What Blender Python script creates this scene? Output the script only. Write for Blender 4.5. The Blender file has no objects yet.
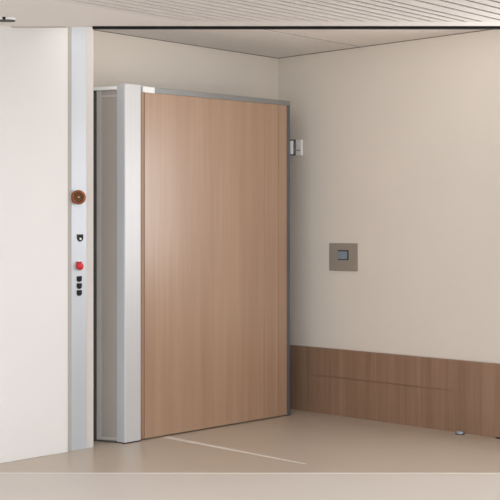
import bpy, bmesh, math
from mathutils import Vector, Matrix

C = bpy.context.scene.collection
sc = bpy.context.scene

# ------------------------------------------------------------------ materials
def lin(c):
    return tuple(((v/255)/12.92 if v/255 <= .04045 else ((v/255+.055)/1.055)**2.4) for v in c) + (1,)

def base_mat(name):
    m = bpy.data.materials.new(name); m.use_nodes = True
    nt = m.node_tree
    b = nt.nodes['Principled BSDF']
    return m, nt, b

def plain(name, rgb, rough=.5, metal=0., spec=.5, var=.03, scale=6., bump=0., bscale=200.):
    """paint / metal with a very slight tonal mottling"""
    m, nt, b = base_mat(name)
    tc = nt.nodes.new('ShaderNodeTexCoord')
    n = nt.nodes.new('ShaderNodeTexNoise'); n.inputs['Scale'].default_value = scale; n.inputs['Detail'].default_value = 3
    nt.links.new(tc.outputs['Object'], n.inputs['Vector'])
    r = nt.nodes.new('ShaderNodeValToRGB')
    c = lin(rgb)
    r.color_ramp.elements[0].position = .3; r.color_ramp.elements[1].position = .7
    r.color_ramp.elements[0].color = tuple(v*(1-var) for v in c[:3]) + (1,)
    r.color_ramp.elements[1].color = tuple(min(1, v*(1+var)) for v in c[:3]) + (1,)
    nt.links.new(n.outputs['Fac'], r.inputs['Fac'])
    nt.links.new(r.outputs['Color'], b.inputs['Base Color'])
    b.inputs['Roughness'].default_value = rough
    b.inputs['Metallic'].default_value = metal
    b.inputs['Specular IOR Level'].default_value = spec
    if bump:
        n2 = nt.nodes.new('ShaderNodeTexNoise'); n2.inputs['Scale'].default_value = bscale
        nt.links.new(tc.outputs['Object'], n2.inputs['Vector'])
        bp = nt.nodes.new('ShaderNodeBump'); bp.inputs['Strength'].default_value = bump; bp.inputs['Distance'].default_value = .002
        nt.links.new(n2.outputs['Fac'], bp.inputs['Height']); nt.links.new(bp.outputs['Normal'], b.inputs['Normal'])
    return m

def brushed(name, rgb, rough=.35, metal=.8):
    """vertical brushed metal"""
    m, nt, b = base_mat(name)
    tc = nt.nodes.new('ShaderNodeTexCoord')
    mp = nt.nodes.new('ShaderNodeMapping'); mp.inputs['Scale'].default_value = (180, 180, 1.2)
    nt.links.new(tc.outputs['Object'], mp.inputs['Vector'])
    n = nt.nodes.new('ShaderNodeTexNoise'); n.inputs['Scale'].default_value = 1; n.inputs['Detail'].default_value = 4
    nt.links.new(mp.outputs['Vector'], n.inputs['Vector'])
    r = nt.nodes.new('ShaderNodeValToRGB'); c = lin(rgb)
    r.color_ramp.elements[0].position = .3; r.color_ramp.elements[1].position = .7
    r.color_ramp.elements[0].color = tuple(v*.97 for v in c[:3]) + (1,)
    r.color_ramp.elements[1].color = tuple(min(1, v*1.02) for v in c[:3]) + (1,)
    nt.links.new(n.outputs['Fac'], r.inputs['Fac']); nt.links.new(r.outputs['Color'], b.inputs['Base Color'])
    b.inputs['Roughness'].default_value = rough; b.inputs['Metallic'].default_value = metal
    return m

def wood(name, dark, mid, light, rough=.42, board=.0, seed=0., spec=.5):
    """straight vertical grain veneer: fine pores, broad streaks, slight board-to-board change"""
    m, nt, b = base_mat(name)
    N, L = nt.nodes, nt.links
    tc = N.new('ShaderNodeTexCoord')
    def noise(sx, sz, detail, off):
        mp = N.new('ShaderNodeMapping'); mp.inputs['Scale'].default_value = (sx, sx, sz); mp.inputs['Location'].default_value = (off, off, off)
        L.new(tc.outputs['Object'], mp.inputs['Vector'])
        n = N.new('ShaderNodeTexNoise'); n.inputs['Scale'].default_value = 1; n.inputs['Detail'].default_value = detail
        n.inputs['Roughness'].default_value = .6
        L.new(mp.outputs['Vector'], n.inputs['Vector']); return n.outputs['Fac']
    a = noise(14, .5, 3, seed); f = noise(90, 1.6, 4, seed+7)
    def math_(op, x, y):
        q = N.new('ShaderNodeMath'); q.operation = op
        for i, v in enumerate((x, y)):
            if isinstance(v, (int, float)): q.inputs[i].default_value = v
            else: L.new(v, q.inputs[i])
        return q.outputs[0]
    s = math_('ADD', math_('MULTIPLY', a, .7), math_('MULTIPLY', f, .3))
    r = N.new('ShaderNodeValToRGB')
    e = r.color_ramp.elements
    e[0].position = .32; e[0].color = lin(dark); e[1].position = .68; e[1].color = lin(light)
    k = e.new(.5); k.color = lin(mid)
    L.new(s, r.inputs['Fac']); L.new(r.outputs['Color'], b.inputs['Base Color'])
    b.inputs['Roughness'].default_value = rough
    b.inputs['Specular IOR Level'].default_value = spec
    bp = N.new('ShaderNodeBump'); bp.inputs['Strength'].default_value = .05; bp.inputs['Distance'].default_value = .001
    L.new(f, bp.inputs['Height']); L.new(bp.outputs['Normal'], b.inputs['Normal'])
    return m

M = dict(
    wall=plain('beige_wall_paint', (225, 217, 207), .75, spec=.25, var=.012, scale=2.5),
    panel=plain('white_wall_panel', (234, 232, 231), .6, spec=.3, var=.01, scale=2),
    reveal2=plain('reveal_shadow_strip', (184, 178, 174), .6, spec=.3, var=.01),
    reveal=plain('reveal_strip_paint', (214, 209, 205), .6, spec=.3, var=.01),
    ceil=plain('ceiling_paint', (236, 231, 226), .8, spec=.2, var=.01, scale=3),
    slat=plain('slat_ceiling_paint', (228, 223, 219), .7, spec=.25, var=.015, scale=9),
    gap=plain('shadow_gap', (70, 62, 56), .9, spec=.1),
    seam=plain('seam_grey', (132, 122, 114), .8, spec=.2),
    black=plain('black_trim', (8, 8, 9), .5, spec=.25, var=.1),
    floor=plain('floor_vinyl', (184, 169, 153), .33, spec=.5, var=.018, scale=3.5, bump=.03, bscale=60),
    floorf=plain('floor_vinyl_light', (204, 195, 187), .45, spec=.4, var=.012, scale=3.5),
    inlay=plain('floor_inlay', (228, 222, 215), .35, var=.02),
    alu=brushed('satin_aluminium', (208, 209, 210), .42, .25),
    alu_side=brushed('grey_aluminium', (214, 218, 224), .45, .15),
    colmetal=brushed('column_aluminium', (202, 208, 215), .42, .3),
    steel=plain('rail_steel', (158, 161, 163), .3, metal=.75, var=.02),
    white=plain('white_plate', (244, 245, 246), .35, var=.01),
    dgrey=plain('dark_grey_trim', (98, 104, 112), .4, metal=.4, var=.04),
    jamb=plain('jamb_grey', (80, 78, 76), .5, var=.03),
    jamb2=plain('jamb_light_grey', (184, 182, 179), .5, var=.02),
    inner=plain('inner_panel_grey', (166, 160, 154), .5, var=.02),
    door=wood('door_veneer', (163, 129, 104), (170, 137, 112), (178, 146, 121), .31, spec=.9),
    doore=wood('door_edge_veneer', (142, 110, 88), (156, 122, 99), (168, 134, 110), .45, seed=3),
    wain=wood('wainscot_veneer', (130, 100, 79), (144, 113, 91), (156, 126, 104), .45, seed=11),
    plate=plain('taupe_plate', (152, 143, 133), .5, var=.02),
    bezel=plain('dark_bezel', (62, 64, 68), .4),
    screen=plain('blue_grey_key', (128, 142, 156), .3, var=.04, scale=60),
    knobw=wood('brown_knob', (96, 46, 20), (134, 70, 32), (168, 96, 50), .25, seed=5),
    knobd=plain('dark_bronze', (78, 50, 26), .3, metal=.5, var=.2, scale=60),
    brass=plain('brass', (190, 140, 80), .25, metal=.8),
    red=plain('red_plastic', (206, 24, 34), .35, var=.05, scale=80),
    blk=plain('black_plastic', (20, 20, 20), .45, spec=.3, var=.1, scale=80),
    capblue=plain('blue_grey_cap', (176, 192, 204), .25, metal=.3),
    chrome=plain('chrome', (200, 204, 208), .18, metal=.95),
    cream=plain('cream_plastic', (250, 249, 246), .4, var=.02),
)

for k in ('door',):
    b = M[k].node_tree.nodes['Principled BSDF']
    b.inputs['Coat Weight'].default_value = .5; b.inputs['Coat Roughness'].default_value = .5

# ------------------------------------------------------------------ geometry helpers
def box(bm, x0, x1, y0, y1, z0, z1):
    v = [bm.verts.new(p) for p in ((x0,y0,z0),(x1,y0,z0),(x1,y1,z0),(x0,y1,z0),(x0,y0,z1),(x1,y0,z1),(x1,y1,z1),(x0,y1,z1))]
    for f in ((0,3,2,1),(4,5,6,7),(0,1,5,4),(1,2,6,5),(2,3,7,6),(3,0,4,7)):
        bm.faces.new([v[i] for i in f])
    return v

def prism(bm, pts, z0, z1):
    """vertical prism over a plan polygon; z0/z1 may be lists per corner"""
    n = len(pts)
    a = z0 if isinstance(z0, (list, tuple)) else [z0]*n
    c = z1 if isinstance(z1, (list, tuple)) else [z1]*n
    lo = [bm.verts.new((p[0], p[1], a[i])) for i, p in enumerate(pts)]
    hi = [bm.verts.new((p[0], p[1], c[i])) for i, p in enumerate(pts)]
    bm.faces.new(lo[::-1]); bm.faces.new(hi)
    for i in range(n):
        j = (i+1) % n
        bm.faces.new((lo[i], lo[j], hi[j], hi[i]))

def lathe(bm, prof, axis, origin, seg=32, sx=1., sy=1.):
    """revolve (radius, height) about axis through origin"""
    q = Vector((0, 0, 1)).rotation_difference(Vector(axis).normalized()).to_matrix()
    o = Vector(origin); rings = []
    for r, hgt in prof:
        if r < 1e-6:
            rings.append([bm.verts.new(o + q @ Vector((0, 0, hgt)))]); continue
        rings.append([bm.verts.new(o + q @ Vector((r*sx*math.cos(2*math.pi*k/seg), r*sy*math.sin(2*math.pi*k/seg), hgt))) for k in range(seg)])
    for A, B in zip(rings, rings[1:]):
        for k in range(seg):
            l = (k+1) % seg
            if len(A) == 1 and len(B) == 1: continue
            if len(A) == 1: bm.faces.new((A[0], B[k], B[l]))
            elif len(B) == 1: bm.faces.new((A[k], A[l], B[0]))
            else: bm.faces.new((A[k], A[l], B[l], B[k]))
    for R, flip in ((rings[0], True), (rings[-1], False)):
        if len(R) > 1: bm.faces.new(R[::-1] if flip else R)

def plate_y(bm, outline, y_back, y_front):
    """outline of (x, z) extruded from y_back towards the room (y_front < y_back)"""
    n = len(outline)
    a = [bm.verts.new((x, y_back, z)) for x, z in outline]
    b = [bm.verts.new((x, y_front, z)) for x, z in outline]
    bm.faces.new(a[::-1]); bm.faces.new(b)
    for i in range(n):
        j = (i+1) % n; bm.faces.new((a[i], a[j], b[j], b[i]))

def obj(name, bm, mat, parent=None, bevel=0., smooth=False, origin=None):
    bmesh.ops.recalc_face_normals(bm, faces=bm.faces[:])
    me = bpy.data.meshes.new(name)
    if origin is not None and parent is None:
        bmesh.ops.translate(bm, verts=bm.verts[:], vec=-Vector(origin))
    elif parent is not None:
        bmesh.ops.translate(bm, verts=bm.verts[:], vec=-parent.location)
    bm.to_mesh(me); bm.free()
    me.materials.append(M[mat] if isinstance(mat, str) else mat)
    if smooth:
        for p in me.polygons: p.use_smooth = True
    o = bpy.data.objects.new(name, me); C.objects.link(o)
    if origin is not None and parent is None: o.location = origin
    if parent is not None: o.parent = parent
    if bevel:
        b = o.modifiers.new('bevel', 'BEVEL'); b.width = bevel; b.segments = 2; b.limit_method = 'ANGLE'
    if smooth:
        e = o.modifiers.new('split', 'EDGE_SPLIT'); e.split_angle = math.radians(40)
    return o

def nb(): return bmesh.new()

def tag(o, label, cat=None, group=None, kind=None):
    o['label'] = label
    if cat: o['category'] = cat
    if group: o['group'] = group
    if kind: o['kind'] = kind
    return o

def empty(name, loc, label, cat, group=None, kind=None):
    o = bpy.data.objects.new(name, None); o.empty_display_size = .05
    o.location = loc; C.objects.link(o)
    return tag(o, label, cat, group, kind)

def struct(name, bm, mat, label, cat, **k):
    o = obj(name, bm, mat, **k)
    return tag(o, label, cat, kind='structure')

# the lobby's diagonal: the lowered ceiling edge and the floor joint both run at about 45 degrees to the walls
D = Vector((.6926, -.7213)); Nn = Vector((.7213, .6926))      # along the diagonal / towards the corner
def along(p, t, n=0.): return (p[0] + D.x*t + Nn.x*n, p[1] + D.y*t + Nn.y*n)

ZC, ZL = 2.584, 2.458          # corner ceiling, lowered ceiling

# ------------------------------------------------------------------ shell
# floor joint through J
J = (-2.812, -.544)
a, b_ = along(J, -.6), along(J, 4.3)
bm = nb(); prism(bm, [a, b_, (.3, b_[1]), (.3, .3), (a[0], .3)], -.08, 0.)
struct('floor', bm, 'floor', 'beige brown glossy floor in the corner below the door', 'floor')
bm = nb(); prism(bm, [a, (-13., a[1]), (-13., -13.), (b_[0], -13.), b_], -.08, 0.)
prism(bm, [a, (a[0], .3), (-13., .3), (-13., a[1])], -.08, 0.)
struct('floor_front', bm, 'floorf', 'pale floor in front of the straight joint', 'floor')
bm = nb(); prism(bm, [along(J, -.3, -.012), along(J, 3.9, -.012), along(J, 3.9, .0), along(J, -.3, .0)], -.001, .0015)
struct('trim_1', bm, 'inlay', 'thin pale joint strip across the floor', 'floor joint')

# walls
bm = nb(); box(bm, -2.2, .2, 0., .2, 0., 2.75)
struct('wall_back', bm, 'wall', 'beige wall above and behind the wooden door', 'wall')
WY0, WY1, WZ0, WZ1 = -2.85, -2.10, .95, 2.2          # window opening added just beyond the frame's right edge, to light the door
bm = nb(); box(bm, 0., .2, WY1, 0., 0., 2.75); box(bm, 0., .2, -7.5, WY0, 0., 2.75)
box(bm, 0., .2, WY0, WY1, 0., WZ0); box(bm, 0., .2, WY0, WY1, WZ1, 2.75)
struct('wall_right', bm, 'wall', 'beige wall to the right with wood panelling at its foot', 'wall')
bm = nb(); box(bm, -12., -1.985, -.305, 0., 0., 2.75)
wl = struct('wall_left', bm, 'wall', 'wall to the left of the door, faced with a white panel', 'wall')
bm = nb(); box(bm, -12., -2.189, -.326, -.305, .0, 2.62)
p = obj('wall_panel', bm, 'panel', wl, bevel=.003); p['label'] = 'smooth white panel facing'
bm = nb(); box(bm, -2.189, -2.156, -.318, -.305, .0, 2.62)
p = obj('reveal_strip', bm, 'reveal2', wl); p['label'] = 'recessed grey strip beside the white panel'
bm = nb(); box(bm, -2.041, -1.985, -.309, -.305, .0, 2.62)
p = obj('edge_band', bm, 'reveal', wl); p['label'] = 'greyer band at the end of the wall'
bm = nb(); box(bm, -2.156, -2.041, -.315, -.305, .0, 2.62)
struct('trim_2', bm, 'colmetal', 'tall pale metal strip carrying the knob and buttons', 'wall strip', bevel=.002)

bm = nb()
box(bm, .06, .12, WY0, WY0+.05, WZ0, WZ1); box(bm, .06, .12, WY1-.05, WY1, WZ0, WZ1)
box(bm, .06, .12, WY0+.05, WY1-.05, WZ0, WZ0+.05); box(bm, .06, .12, WY0+.05, WY1-.05, WZ1-.05, WZ1)
struct('added_window_1', bm, 'white', 'added white framed window in the right wall, out of view', 'window')

# corner ceiling: two panels with a narrow open joint
bm = nb(); box(bm, -2.7, .2, -.757, .2, ZC, ZC+.1); box(bm, -2.7, .2, -3.3, -.787, ZC, ZC+.1)
ce = struct('ceiling', bm, 'ceil', 'beige ceiling in the corner behind the black edge', 'ceiling')
bm = nb(); box(bm, -2.7, .2, -.787, -.757, ZC+.006, ZC+.09)
obj('joint', bm, 'gap', ce)
bm = nb(); box(bm, -1.985, 0., -.003, 0., ZC-.005, ZC)
box(bm, -.003, 0., -3.2, -.003, ZC-.005, ZC)
struct('trim_3', bm, 'seam', 'thin grey line where the walls meet the ceiling', 'wall trim')

# lowered slatted ceiling
E0 = (-2.262, -.652)                       # where the black edge strip starts
A = along(E0, -.52); B = along(E0, 3.4)
bm = nb(); prism(bm, [A, B, (B[0], -6.6), (-7.4, -6.6), (-7.4, A[1])], ZL+.006, ZC+.14)
cl = struct('ceiling_front', bm, 'ceil', 'lowered pale ceiling with narrow slats above the black edge', 'ceiling')
# smooth border: everything but the slat field is closed down to ZL
K = along(E0, 0, -.17)                     # line where slats stop, parallel to the edge
def on_line(y):                            # x on the slat end line for a given y
    return K[0] + D.x*(y-K[1])/D.y
y_first = -1.13
bm = nb(); prism(bm, [A, B, along(B, 0, -.17), (on_line(y_first), y_first), (-7.4, y_first), (-7.4, A[1])], ZL, ZL+.006)
obj('border_panel', bm, 'ceil', cl)
bm = nb(); y = y_first - .004; k = 0
while y > -7.6:
    w = .050 if y > -2.3 else (.075 if y > -2.8 else .11)
    w *= (1, .86, 1.08, .93)[k % 4]; k += 1
    y2 = y - w
    prism(bm, [(-7.4, y), (on_line(y)-.004, y), (min(on_line(y2)-.004, -.01), y2), (-7.4, y2)], ZL, ZL+.005)
    y = y2 - .019
    if on_line(y) > -.1: break
while y > -6.46:
    box(bm, -7.4, -.01, y-.125, y, ZL, ZL+.005); y -= .1305
obj('slats', bm, 'slat', cl)
bm = nb(); prism(bm, [(-7.4, y_first-.004), (on_line(y_first)-.006, y_first-.004), (on_line(-3.)-.006, -3.), (-.01, -6.58), (-7.4, -6.58)], ZL+.0045, ZL+.0058)
o = obj('slat_backing', bm, 'gap', cl); o['label'] = 'darker backing between the slats'
bm = nb(); prism(bm, [along(E0, 0, -.028), along(E0, 3.3, -.028), along(E0, 3.3, .0), E0], ZL-.014, ZL)
struct('trim_4', bm, 'black', 'black edge strip along the lowered ceiling', 'ceiling trim')

bm = nb(); prism(bm, [along(E0, -.46, -.012), along(E0, -.146, -.012), along(E0, -.146), along(E0, -.46)], ZL-.004, ZL)  # grey strip drawn in place of the ceiling edge's shadow
struct('ceiling_shadow_line', bm, 'reveal2', 'fine grey strip standing in for the shadow line of the lowered ceiling over the white panel', 'ceiling trim')

# wood panelling at the foot of the right wall, with one open joint
bm = nb(); x0, x1 = -.03, 0.
box(bm, x0, x1, -.36, -.01, 0., .466); box(bm, x0, x1, -4.4, -1.56, 0., .466)
box(bm, x0, x1, -1.56, -.36, 0., .2655); box(bm, x0, x1, -1.56, -.36, .2705, .466)
wn = struct('wainscot', bm, 'wain', 'brown wood panelling along the foot of the right wall', 'panelling')
bm = nb(); box(bm, -.022, -.012, -1.56, -.36, .2655, .2705)
obj('joint', bm, 'doore', wn)
bm = nb(); box(bm, -.045, -.03, -3.2, -1.893, 0., .007)
struct('baseboard_right', bm, 'black', 'thin black strip at the foot of the wood panelling', 'baseboard', bevel=.002)

# tapering pale strip let into the floor
bm = nb(); prism(bm, [(-1.425, -.36), (-1.482, -1.572), (-1.490, -1.572), (-1.475, -.36)], -.002, .0015)
struct('trim_5', bm, 'inlay', 'tapering pale strip in the floor in front of the door', 'floor strip')

# ------------------------------------------------------------------ the door
dr = empty('door_1', (-1.0, -.30, 0.), 'wide wooden sliding door standing proud of the wall in a metal frame', 'door', kind='structure')
zl, zr = 2.167, 2.186
def sz(x, zL, zR): return zL + (zR-zL)*(x+1.65)/(1.65-.255)
def slab(bm, xa, xb, ya, yb, z0, zL, zR):
    prism(bm, [(xa,ya),(xb,ya),(xb,yb),(xa,yb)], z0, [sz(xa,zL,zR), sz(xb,zL,zR), sz(xb,zL,zR), sz(xa,zL,zR)])
# leaf: main veneer with two faint upright joints
bm = nb()
slab(bm, -1.607, -.520, -.345, -.300, .008, zl, zr)
slab(bm, -.5175, -.372, -.345, -.300, .008, zl, zr)
slab(bm, -.3695, -.286, -.345, -.300, .008, zl, zr)
lf = obj('leaf', bm, 'door', dr); lf['label'] = 'wood veneered door leaf'
bm = nb(); slab(bm, -1.640, -1.609, -.343, -.300, .008, zl, zr)
e = obj('edge_strip', bm, 'doore', dr); e['label'] = 'darker wood strip along the leading edge'
bm = nb(); slab(bm, -1.645, -.292, -.300, -.285, .004, zl, zr)
obj('backing', bm, 'gap', dr)
# header rail
bm = nb()
prism(bm, [(-1.53,-.352),(-.255,-.352),(-.255,-.29),(-1.53,-.29)], [sz(-1.53,zl,zr), sz(-.255,zl,zr), sz(-.255,zl,zr), sz(-1.53,zl,zr)],
      [sz(-1.53,2.203,2.219), sz(-.255,2.203,2.219), sz(-.255,2.203,2.219), sz(-1.53,2.203,2.219)])
o = obj('header_rail', bm, 'steel', dr, bevel=.002); o['label'] = 'steel rail along the top of the door'
bm = nb()
prism(bm, [(-1.628,-.353),(-1.53,-.353),(-1.53,-.29),(-1.628,-.29)], zl, 2.2035)
o = obj('rail_plate', bm, 'white', dr, bevel=.002); o['label'] = 'white end plate of the top rail'
bm = nb(); box(bm, -1.522, -1.500, -.3535, -.352, zl+.008, 2.196)
obj('rail_clip', bm, 'steel', dr)
# frame post at the right
bm = nb(); slab(bm, -.286, -.255, -.349, -.29, .0, zl, zr)
o = obj('side_trim', bm, 'dgrey', dr, bevel=.002); o['label'] = 'dark blue grey metal edge'
# leading post (white face, grey side)
bm = nb(); box(bm, -1.785, -1.657, -.366, -.29, .006, 2.208)
o = obj('edge_post', bm, 'alu', dr, bevel=.003); o['label'] = 'white metal post at the open edge'
bm = nb(); box(bm, -1.7866, -1.785, -.362, -.29, .006, 2.206)
o = obj('post_side', bm, 'alu_side', dr); o['label'] = 'grey side face of the white post'
bm = nb(); box(bm, -1.784, -1.658, -.364, -.29, .0, .006)
box(bm, -1.657, -1.641, -.348, -.285, .0, 2.17)
obj('seal', bm, 'black', dr)
# return of the casing on the open side, turned slightly towards the hall
P0 = Vector((-1.787, -.290)); P1 = Vector((-1.918, .0)); u = (P1-P0)
def q(t, n=0.):
    d = u.normalized(); nn = Vector((-d.y, d.x))        # towards the camera side
    return tuple(P0 + u*t + nn*n)
def panel(bm, t0, t1, n, z0, z1): prism(bm, [q(t0, n), q(t1, n), q(t1, -.03), q(t0, -.03)], z0, z1)
bm = nb(); panel(bm, 0., .335, -.004, .012, 2.172)
o = obj('inner_panel', bm, 'inner', dr); o['label'] = 'taupe grey panel inside the opening'
bm = nb(); panel(bm, .335, .425, .004, .012, 2.172); panel(bm, 0., .335, .002, 2.13, 2.142); panel(bm, 0, .335, .002, .012, .03)
o = obj('inner_frame', bm, 'jamb2', dr); o['label'] = 'lighter grey frame of the inner panel'
bm = nb(); panel(bm, .425, .98, .010, .0, 2.172); panel(bm, 0., .425, .010, .0, .012)
o = obj('jamb', bm, 'jamb', dr); o['label'] = 'dark grey upright and sill of the opening'
bm = nb(); panel(bm, 0., .98, .012, 2.173, 2.194)
o = obj('lintel', bm, 'white', dr, bevel=.002); o['label'] = 'bright strip over the opening'
# casing top and right return
bm = nb(); prism(bm, [(-1.657,-.29),(-.255,-.29),(-.255,-.002),(-1.90,-.002),(-1.777,-.29)], 2.166, 2.188)
box(bm, -.275, -.255, -.29, -.002, 0., 2.176)
obj('casing', bm, 'dgrey', dr)

# ------------------------------------------------------------------ fittings
# knob: turned brown ball with a hollow face
YF = -.315
kx, kz = -2.104, 1.503
t = empty('round_knob', (kx, YF, kz), 'round brown knob with a hollow face, high on the pale metal strip', 'knob')
ax = Vector((-.58, -.81, 0)).normalized(); oo = Vector((kx, YF, kz)) + ax*.006
bm = nb(); lathe(bm, [(.022,-.004),(.022,.004),(.034,.008),(.0425,.018),(.0435,.026),(.040,.036),(.034,.041),(.0305,.040),(.028,.034),(.02,.029),(0,.028)], ax, oo, 40)
o = obj('body', bm, 'knobw', t, smooth=True)
bm = nb(); lathe(bm, [(.0285,.033),(.026,.0345),(.015,.0315),(0,.031)], ax, oo, 32)
o = obj('dish', bm, 'knobd', t, smooth=True); o['label'] = 'dark hollow of the knob'
bm = nb(); lathe(bm, [(.010,.030),(.009,.040),(.005,.044),(0,.045)], ax, oo, 24)
o = obj('pin', bm, 'brass', t, smooth=True); o['label'] = 'brass coloured centre'

# shield shaped key switch
def shield(cx, cz, w, h):
    pts = [(-.5,.5),(.5,.5),(.5,-.05),(.42,-.25),(.22,-.42),(0,-.5),(-.22,-.42),(-.42,-.25),(-.5,-.05)]
    return [(cx+x*w, cz+z*h) for x, z in pts]
sx, sz_ = -2.092, 1.261
t = empty('key_switch', (sx, YF, sz_), 'black shield shaped key switch below the brown knob', 'switch')
bm = nb(); plate_y(bm, shield(sx, sz_, .043, .044), YF, YF-.006)
obj('escutcheon', bm, 'blk', t, bevel=.001)
bm = nb(); lathe(bm, [(.007,.0),(.007,.003),(.005,.004),(0,.004)], (0,-1,0), (sx-.001, YF-.006, sz_-.005), 20)
o = obj('cylinder_lock', bm, 'white', t, smooth=True); o['label'] = 'white key plug'

# red button
rx, rz = -2.102, 1.095
t = empty('emergency_button', (rx, YF, rz), 'round red button on the pale strip above three black buttons', 'button')
bm = nb(); lathe(bm, [(.019,0),(.019,.006),(.016,.008),(0,.008)], (0,-1,0), (rx, YF, rz), 24)
obj('collar', bm, 'red', t, smooth=True)
bm = nb(); lathe(bm, [(.014,.008),(.0225,.012),(.0235,.017),(.021,.022),(.012,.025),(0,.0255)], (0,-1,0), (rx, YF, rz-.002), 28)
obj('push_cap', bm, 'red', t, smooth=True)
bm = nb(); box(bm, rx-.017, rx-.006, YF-.012, YF, rz+.016, rz+.026); box(bm, rx+.006, rx+.017, YF-.012, YF, rz+.016, rz+.026)
obj('guard', bm, 'red', t, bevel=.002)

# three black push buttons
labels = ['topmost of three black buttons, just under the red button',
          'middle of the three black buttons on the pale metal strip',
          'lowest of the three black buttons on the pale metal strip']
bx = -2.098
def d_shape(cx, cz, w, h):
    out = [(cx-w/2, cz+h/2), (cx+w/2, cz+h/2), (cx+w/2, cz-h*.1)]
    for k in range(1, 8):
        an = math.pi*k/8
        out.append((cx + w/2*math.cos(an), cz - h*.1 - h*.4*math.sin(an)))
    return out + [(cx-w/2, cz-h*.1)]
bz = 1.017
t0 = empty('push_button', (bx, YF, bz), labels[0], 'button', 'black push buttons on the strip')
bm = nb(); plate_y(bm, d_shape(bx, bz, .035, .034), YF, YF-.006)
obj('bezel', bm, 'blk', t0, bevel=.001)
bm = nb(); plate_y(bm, d_shape(bx, bz+.0005, .025, .024), YF-.006, YF-.011)
obj('push_cap', bm, 'blk', t0, bevel=.0015)
for lab, z in zip(labels[1:], (.975, .934)):
    r = t0.copy(); C.objects.link(r); r.location = (bx, YF, z); r['label'] = lab
    for ch in list(t0.children):
        c = ch.copy(); C.objects.link(c); c.parent = r

# square wall plate on the right wall
t = empty('wall_switch', (0., -.629, 1.117), 'square taupe wall plate with small blue grey key, on the right wall', 'wall switch')
bm = nb(); box(bm, -.010, 0., -.756, -.502, 1.021, 1.215); obj('faceplate', bm, 'plate', t, bevel=.002)
bm = nb(); box(bm, -.014, -.010, -.680, -.585, 1.097, 1.167); o = obj('bezel', bm, 'bezel', t, bevel=.001); o['label'] = 'dark surround of the key'
bm = nb(); box(bm, -.018, -.014, -.671, -.587, 1.103, 1.158); o = obj('key', bm, 'screen', t, bevel=.0015); o['label'] = 'blue grey key'

# catch beside the door frame
t = empty('door_catch', (0., -.18, 1.91), 'small pale catch with upright roller on the wall beside the door frame', 'door catch')
bm = nb(); box(bm, -.014, .003, -.242, -.120, 1.852, 1.966); obj('backplate', bm, 'cream', t, bevel=.002)
bm = nb(); box(bm, -.018, -.014, -.232, -.20, 1.885, 1.892); obj('slot', bm, 'plate', t)
bm = nb(); lathe(bm, [(.015,0),(.015,.098)], (0,0,1), (-.036, -.163, 1.861), 24); o = obj('roller', bm, 'cream', t, smooth=True)
bm = nb(); box(bm, -.052, -.014, -.144, -.134, 1.853, 1.967); box(bm, -.022, -.014, -.188, -.181, 1.853, 1.967)
box(bm, -.052, -.014, -.181, -.144, 1.853, 1.861); box(bm, -.052, -.014, -.181, -.144, 1.959, 1.967)
o = obj('bracket', bm, 'bezel', t, bevel=.001); o['label'] = 'dark bracket'

# door stop on the floor
t = empty('door_stop', (-.072, -1.648, 0.), 'small bluish metal stop on the floor at the foot of the wood panelling', 'door stop')
bm = nb(); lathe(bm, [(.030,0),(.030,.004),(.027,.006),(0,.006)], (0,0,1), (-.072, -1.648, 0.), 28); obj('base', bm, 'bezel', t, smooth=True)
bm = nb(); lathe(bm, [(.024,.006),(.024,.012),(.019,.017),(.008,.019),(0,.019)], (0,0,1), (-.072, -1.648, 0.), 28); o = obj('cap', bm, 'capblue', t, smooth=True); o['label'] = 'pale blue grey cap'

# slim fitting under the lowered ceiling, at the left edge of the frame
cam = Vector((-6.484, -5.938))
def cw(X, Y): return (cam.x + D.x*X + Nn.x*Y, cam.y + D.y*X + Nn.y*Y)
Ym, hw = 6.425, .034
def stadium(Xa, Xb, r):
    pts = []
    for k in range(13):
        an = -math.pi/2 + math.pi*k/12; pts.append(cw(Xb - r + r*math.cos(an), Ym + r*math.sin(an)))
    for k in range(13):
        an = math.pi/2 + math.pi*k/12; pts.append(cw(Xa + r + r*math.cos(an), Ym + r*math.sin(an)))
    return pts
c0 = cw(-1.385, Ym)
t = empty('ceiling_light', (c0[0], c0[1], ZL), 'slim white light fitting with dark underside under the ceiling above the white panel', 'light')
bm = nb(); prism(bm, stadium(-1.50, -1.27, hw), ZL-.013, ZL); obj('housing', bm, 'white', t)
bm = nb(); prism(bm, stadium(-1.498, -1.272, hw-.002), ZL-.016, ZL-.013); o = obj('louvre', bm, 'blk', t); o['label'] = 'dark underside'
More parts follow.
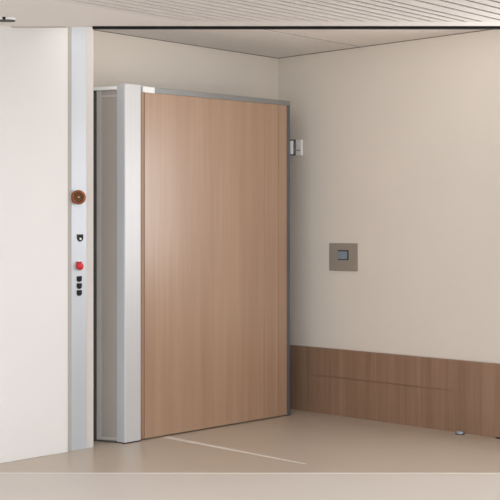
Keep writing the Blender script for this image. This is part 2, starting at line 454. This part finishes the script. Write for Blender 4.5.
bm = nb(); s = cw(-1.326, Ym-hw-.002); lathe(bm, [(.009,0),(.009,.004)], (-Nn.x,-Nn.y,0), (s[0], s[1], ZL-.006), 16, 1, 1); o = obj('sensor', bm, 'blk', t); o['label'] = 'dark sensor eye'

# ------------------------------------------------------------------ light
def area(name, loc, target, sx, sy, power, col):
    l = bpy.data.lights.new(name, 'AREA'); l.shape = 'RECTANGLE'; l.size = sx; l.size_y = sy; l.energy = power; l.color = col
    o = bpy.data.objects.new(name, l); o.location = loc
    d = Vector(target) - Vector(loc)
    o.rotation_euler = d.to_track_quat('-Z', 'Y').to_euler(); C.objects.link(o)
    return o
area('added_window_light', (.16, (WY0+WY1)/2, (WZ0+WZ1)/2), (-2., (WY0+WY1)/2, (WZ0+WZ1)/2), WY1-WY0, WZ1-WZ0, 26, (1., .99, .98))  # area light in the added window, for the sheen on door and post
area('ceiling_fill', (-3.2, -2.6, 2.445), (-3.2, -2.6, 0.4), 1.2, 1.2, 24, (.95, .975, 1.))  # unseen fill light added flat under the lowered ceiling, no fitting modelled
# unseen fill light added behind the lowered ceiling's edge, to brighten the corner
cv = along(E0, 1.15, .012)
area('corner_fill', (cv[0], cv[1], 2.515), (cv[0]+Nn.x, cv[1]+Nn.y, 2.515-.12), 2.3, .07, 3.9, (1., .98, .96))
area('hall_fill', (-6.0, -4.0, 2.43), (-6.0, -4.0, 0), 1.6, 1.6, 30, (.95, .975, 1.))  # second unseen fill light, added over the hall

w = bpy.data.worlds.new('hall'); sc.world = w; w.use_nodes = True
bg = w.node_tree.nodes['Background']; bg.inputs[0].default_value = (.93, .965, 1., 1); bg.inputs[1].default_value = 2.1

# ------------------------------------------------------------------ camera
cd = bpy.data.cameras.new('camera'); co = bpy.data.objects.new('camera', cd); C.objects.link(co)
co.location = (-6.484, -5.938, 1.312)
co.rotation_euler = (math.pi/2, 0, math.atan2(-.7213, .6926))
cd.sensor_width = 36; cd.lens = 1185/500*36; cd.shift_y = -.041; cd.clip_start = .05
sc.camera = co
vs = sc.view_settings
sc.display_settings.display_device = 'sRGB'
vs.view_transform = 'Standard'; vs.look = 'None'; vs.exposure = 0.; vs.gamma = 1.; vs.use_curve_mapping = False
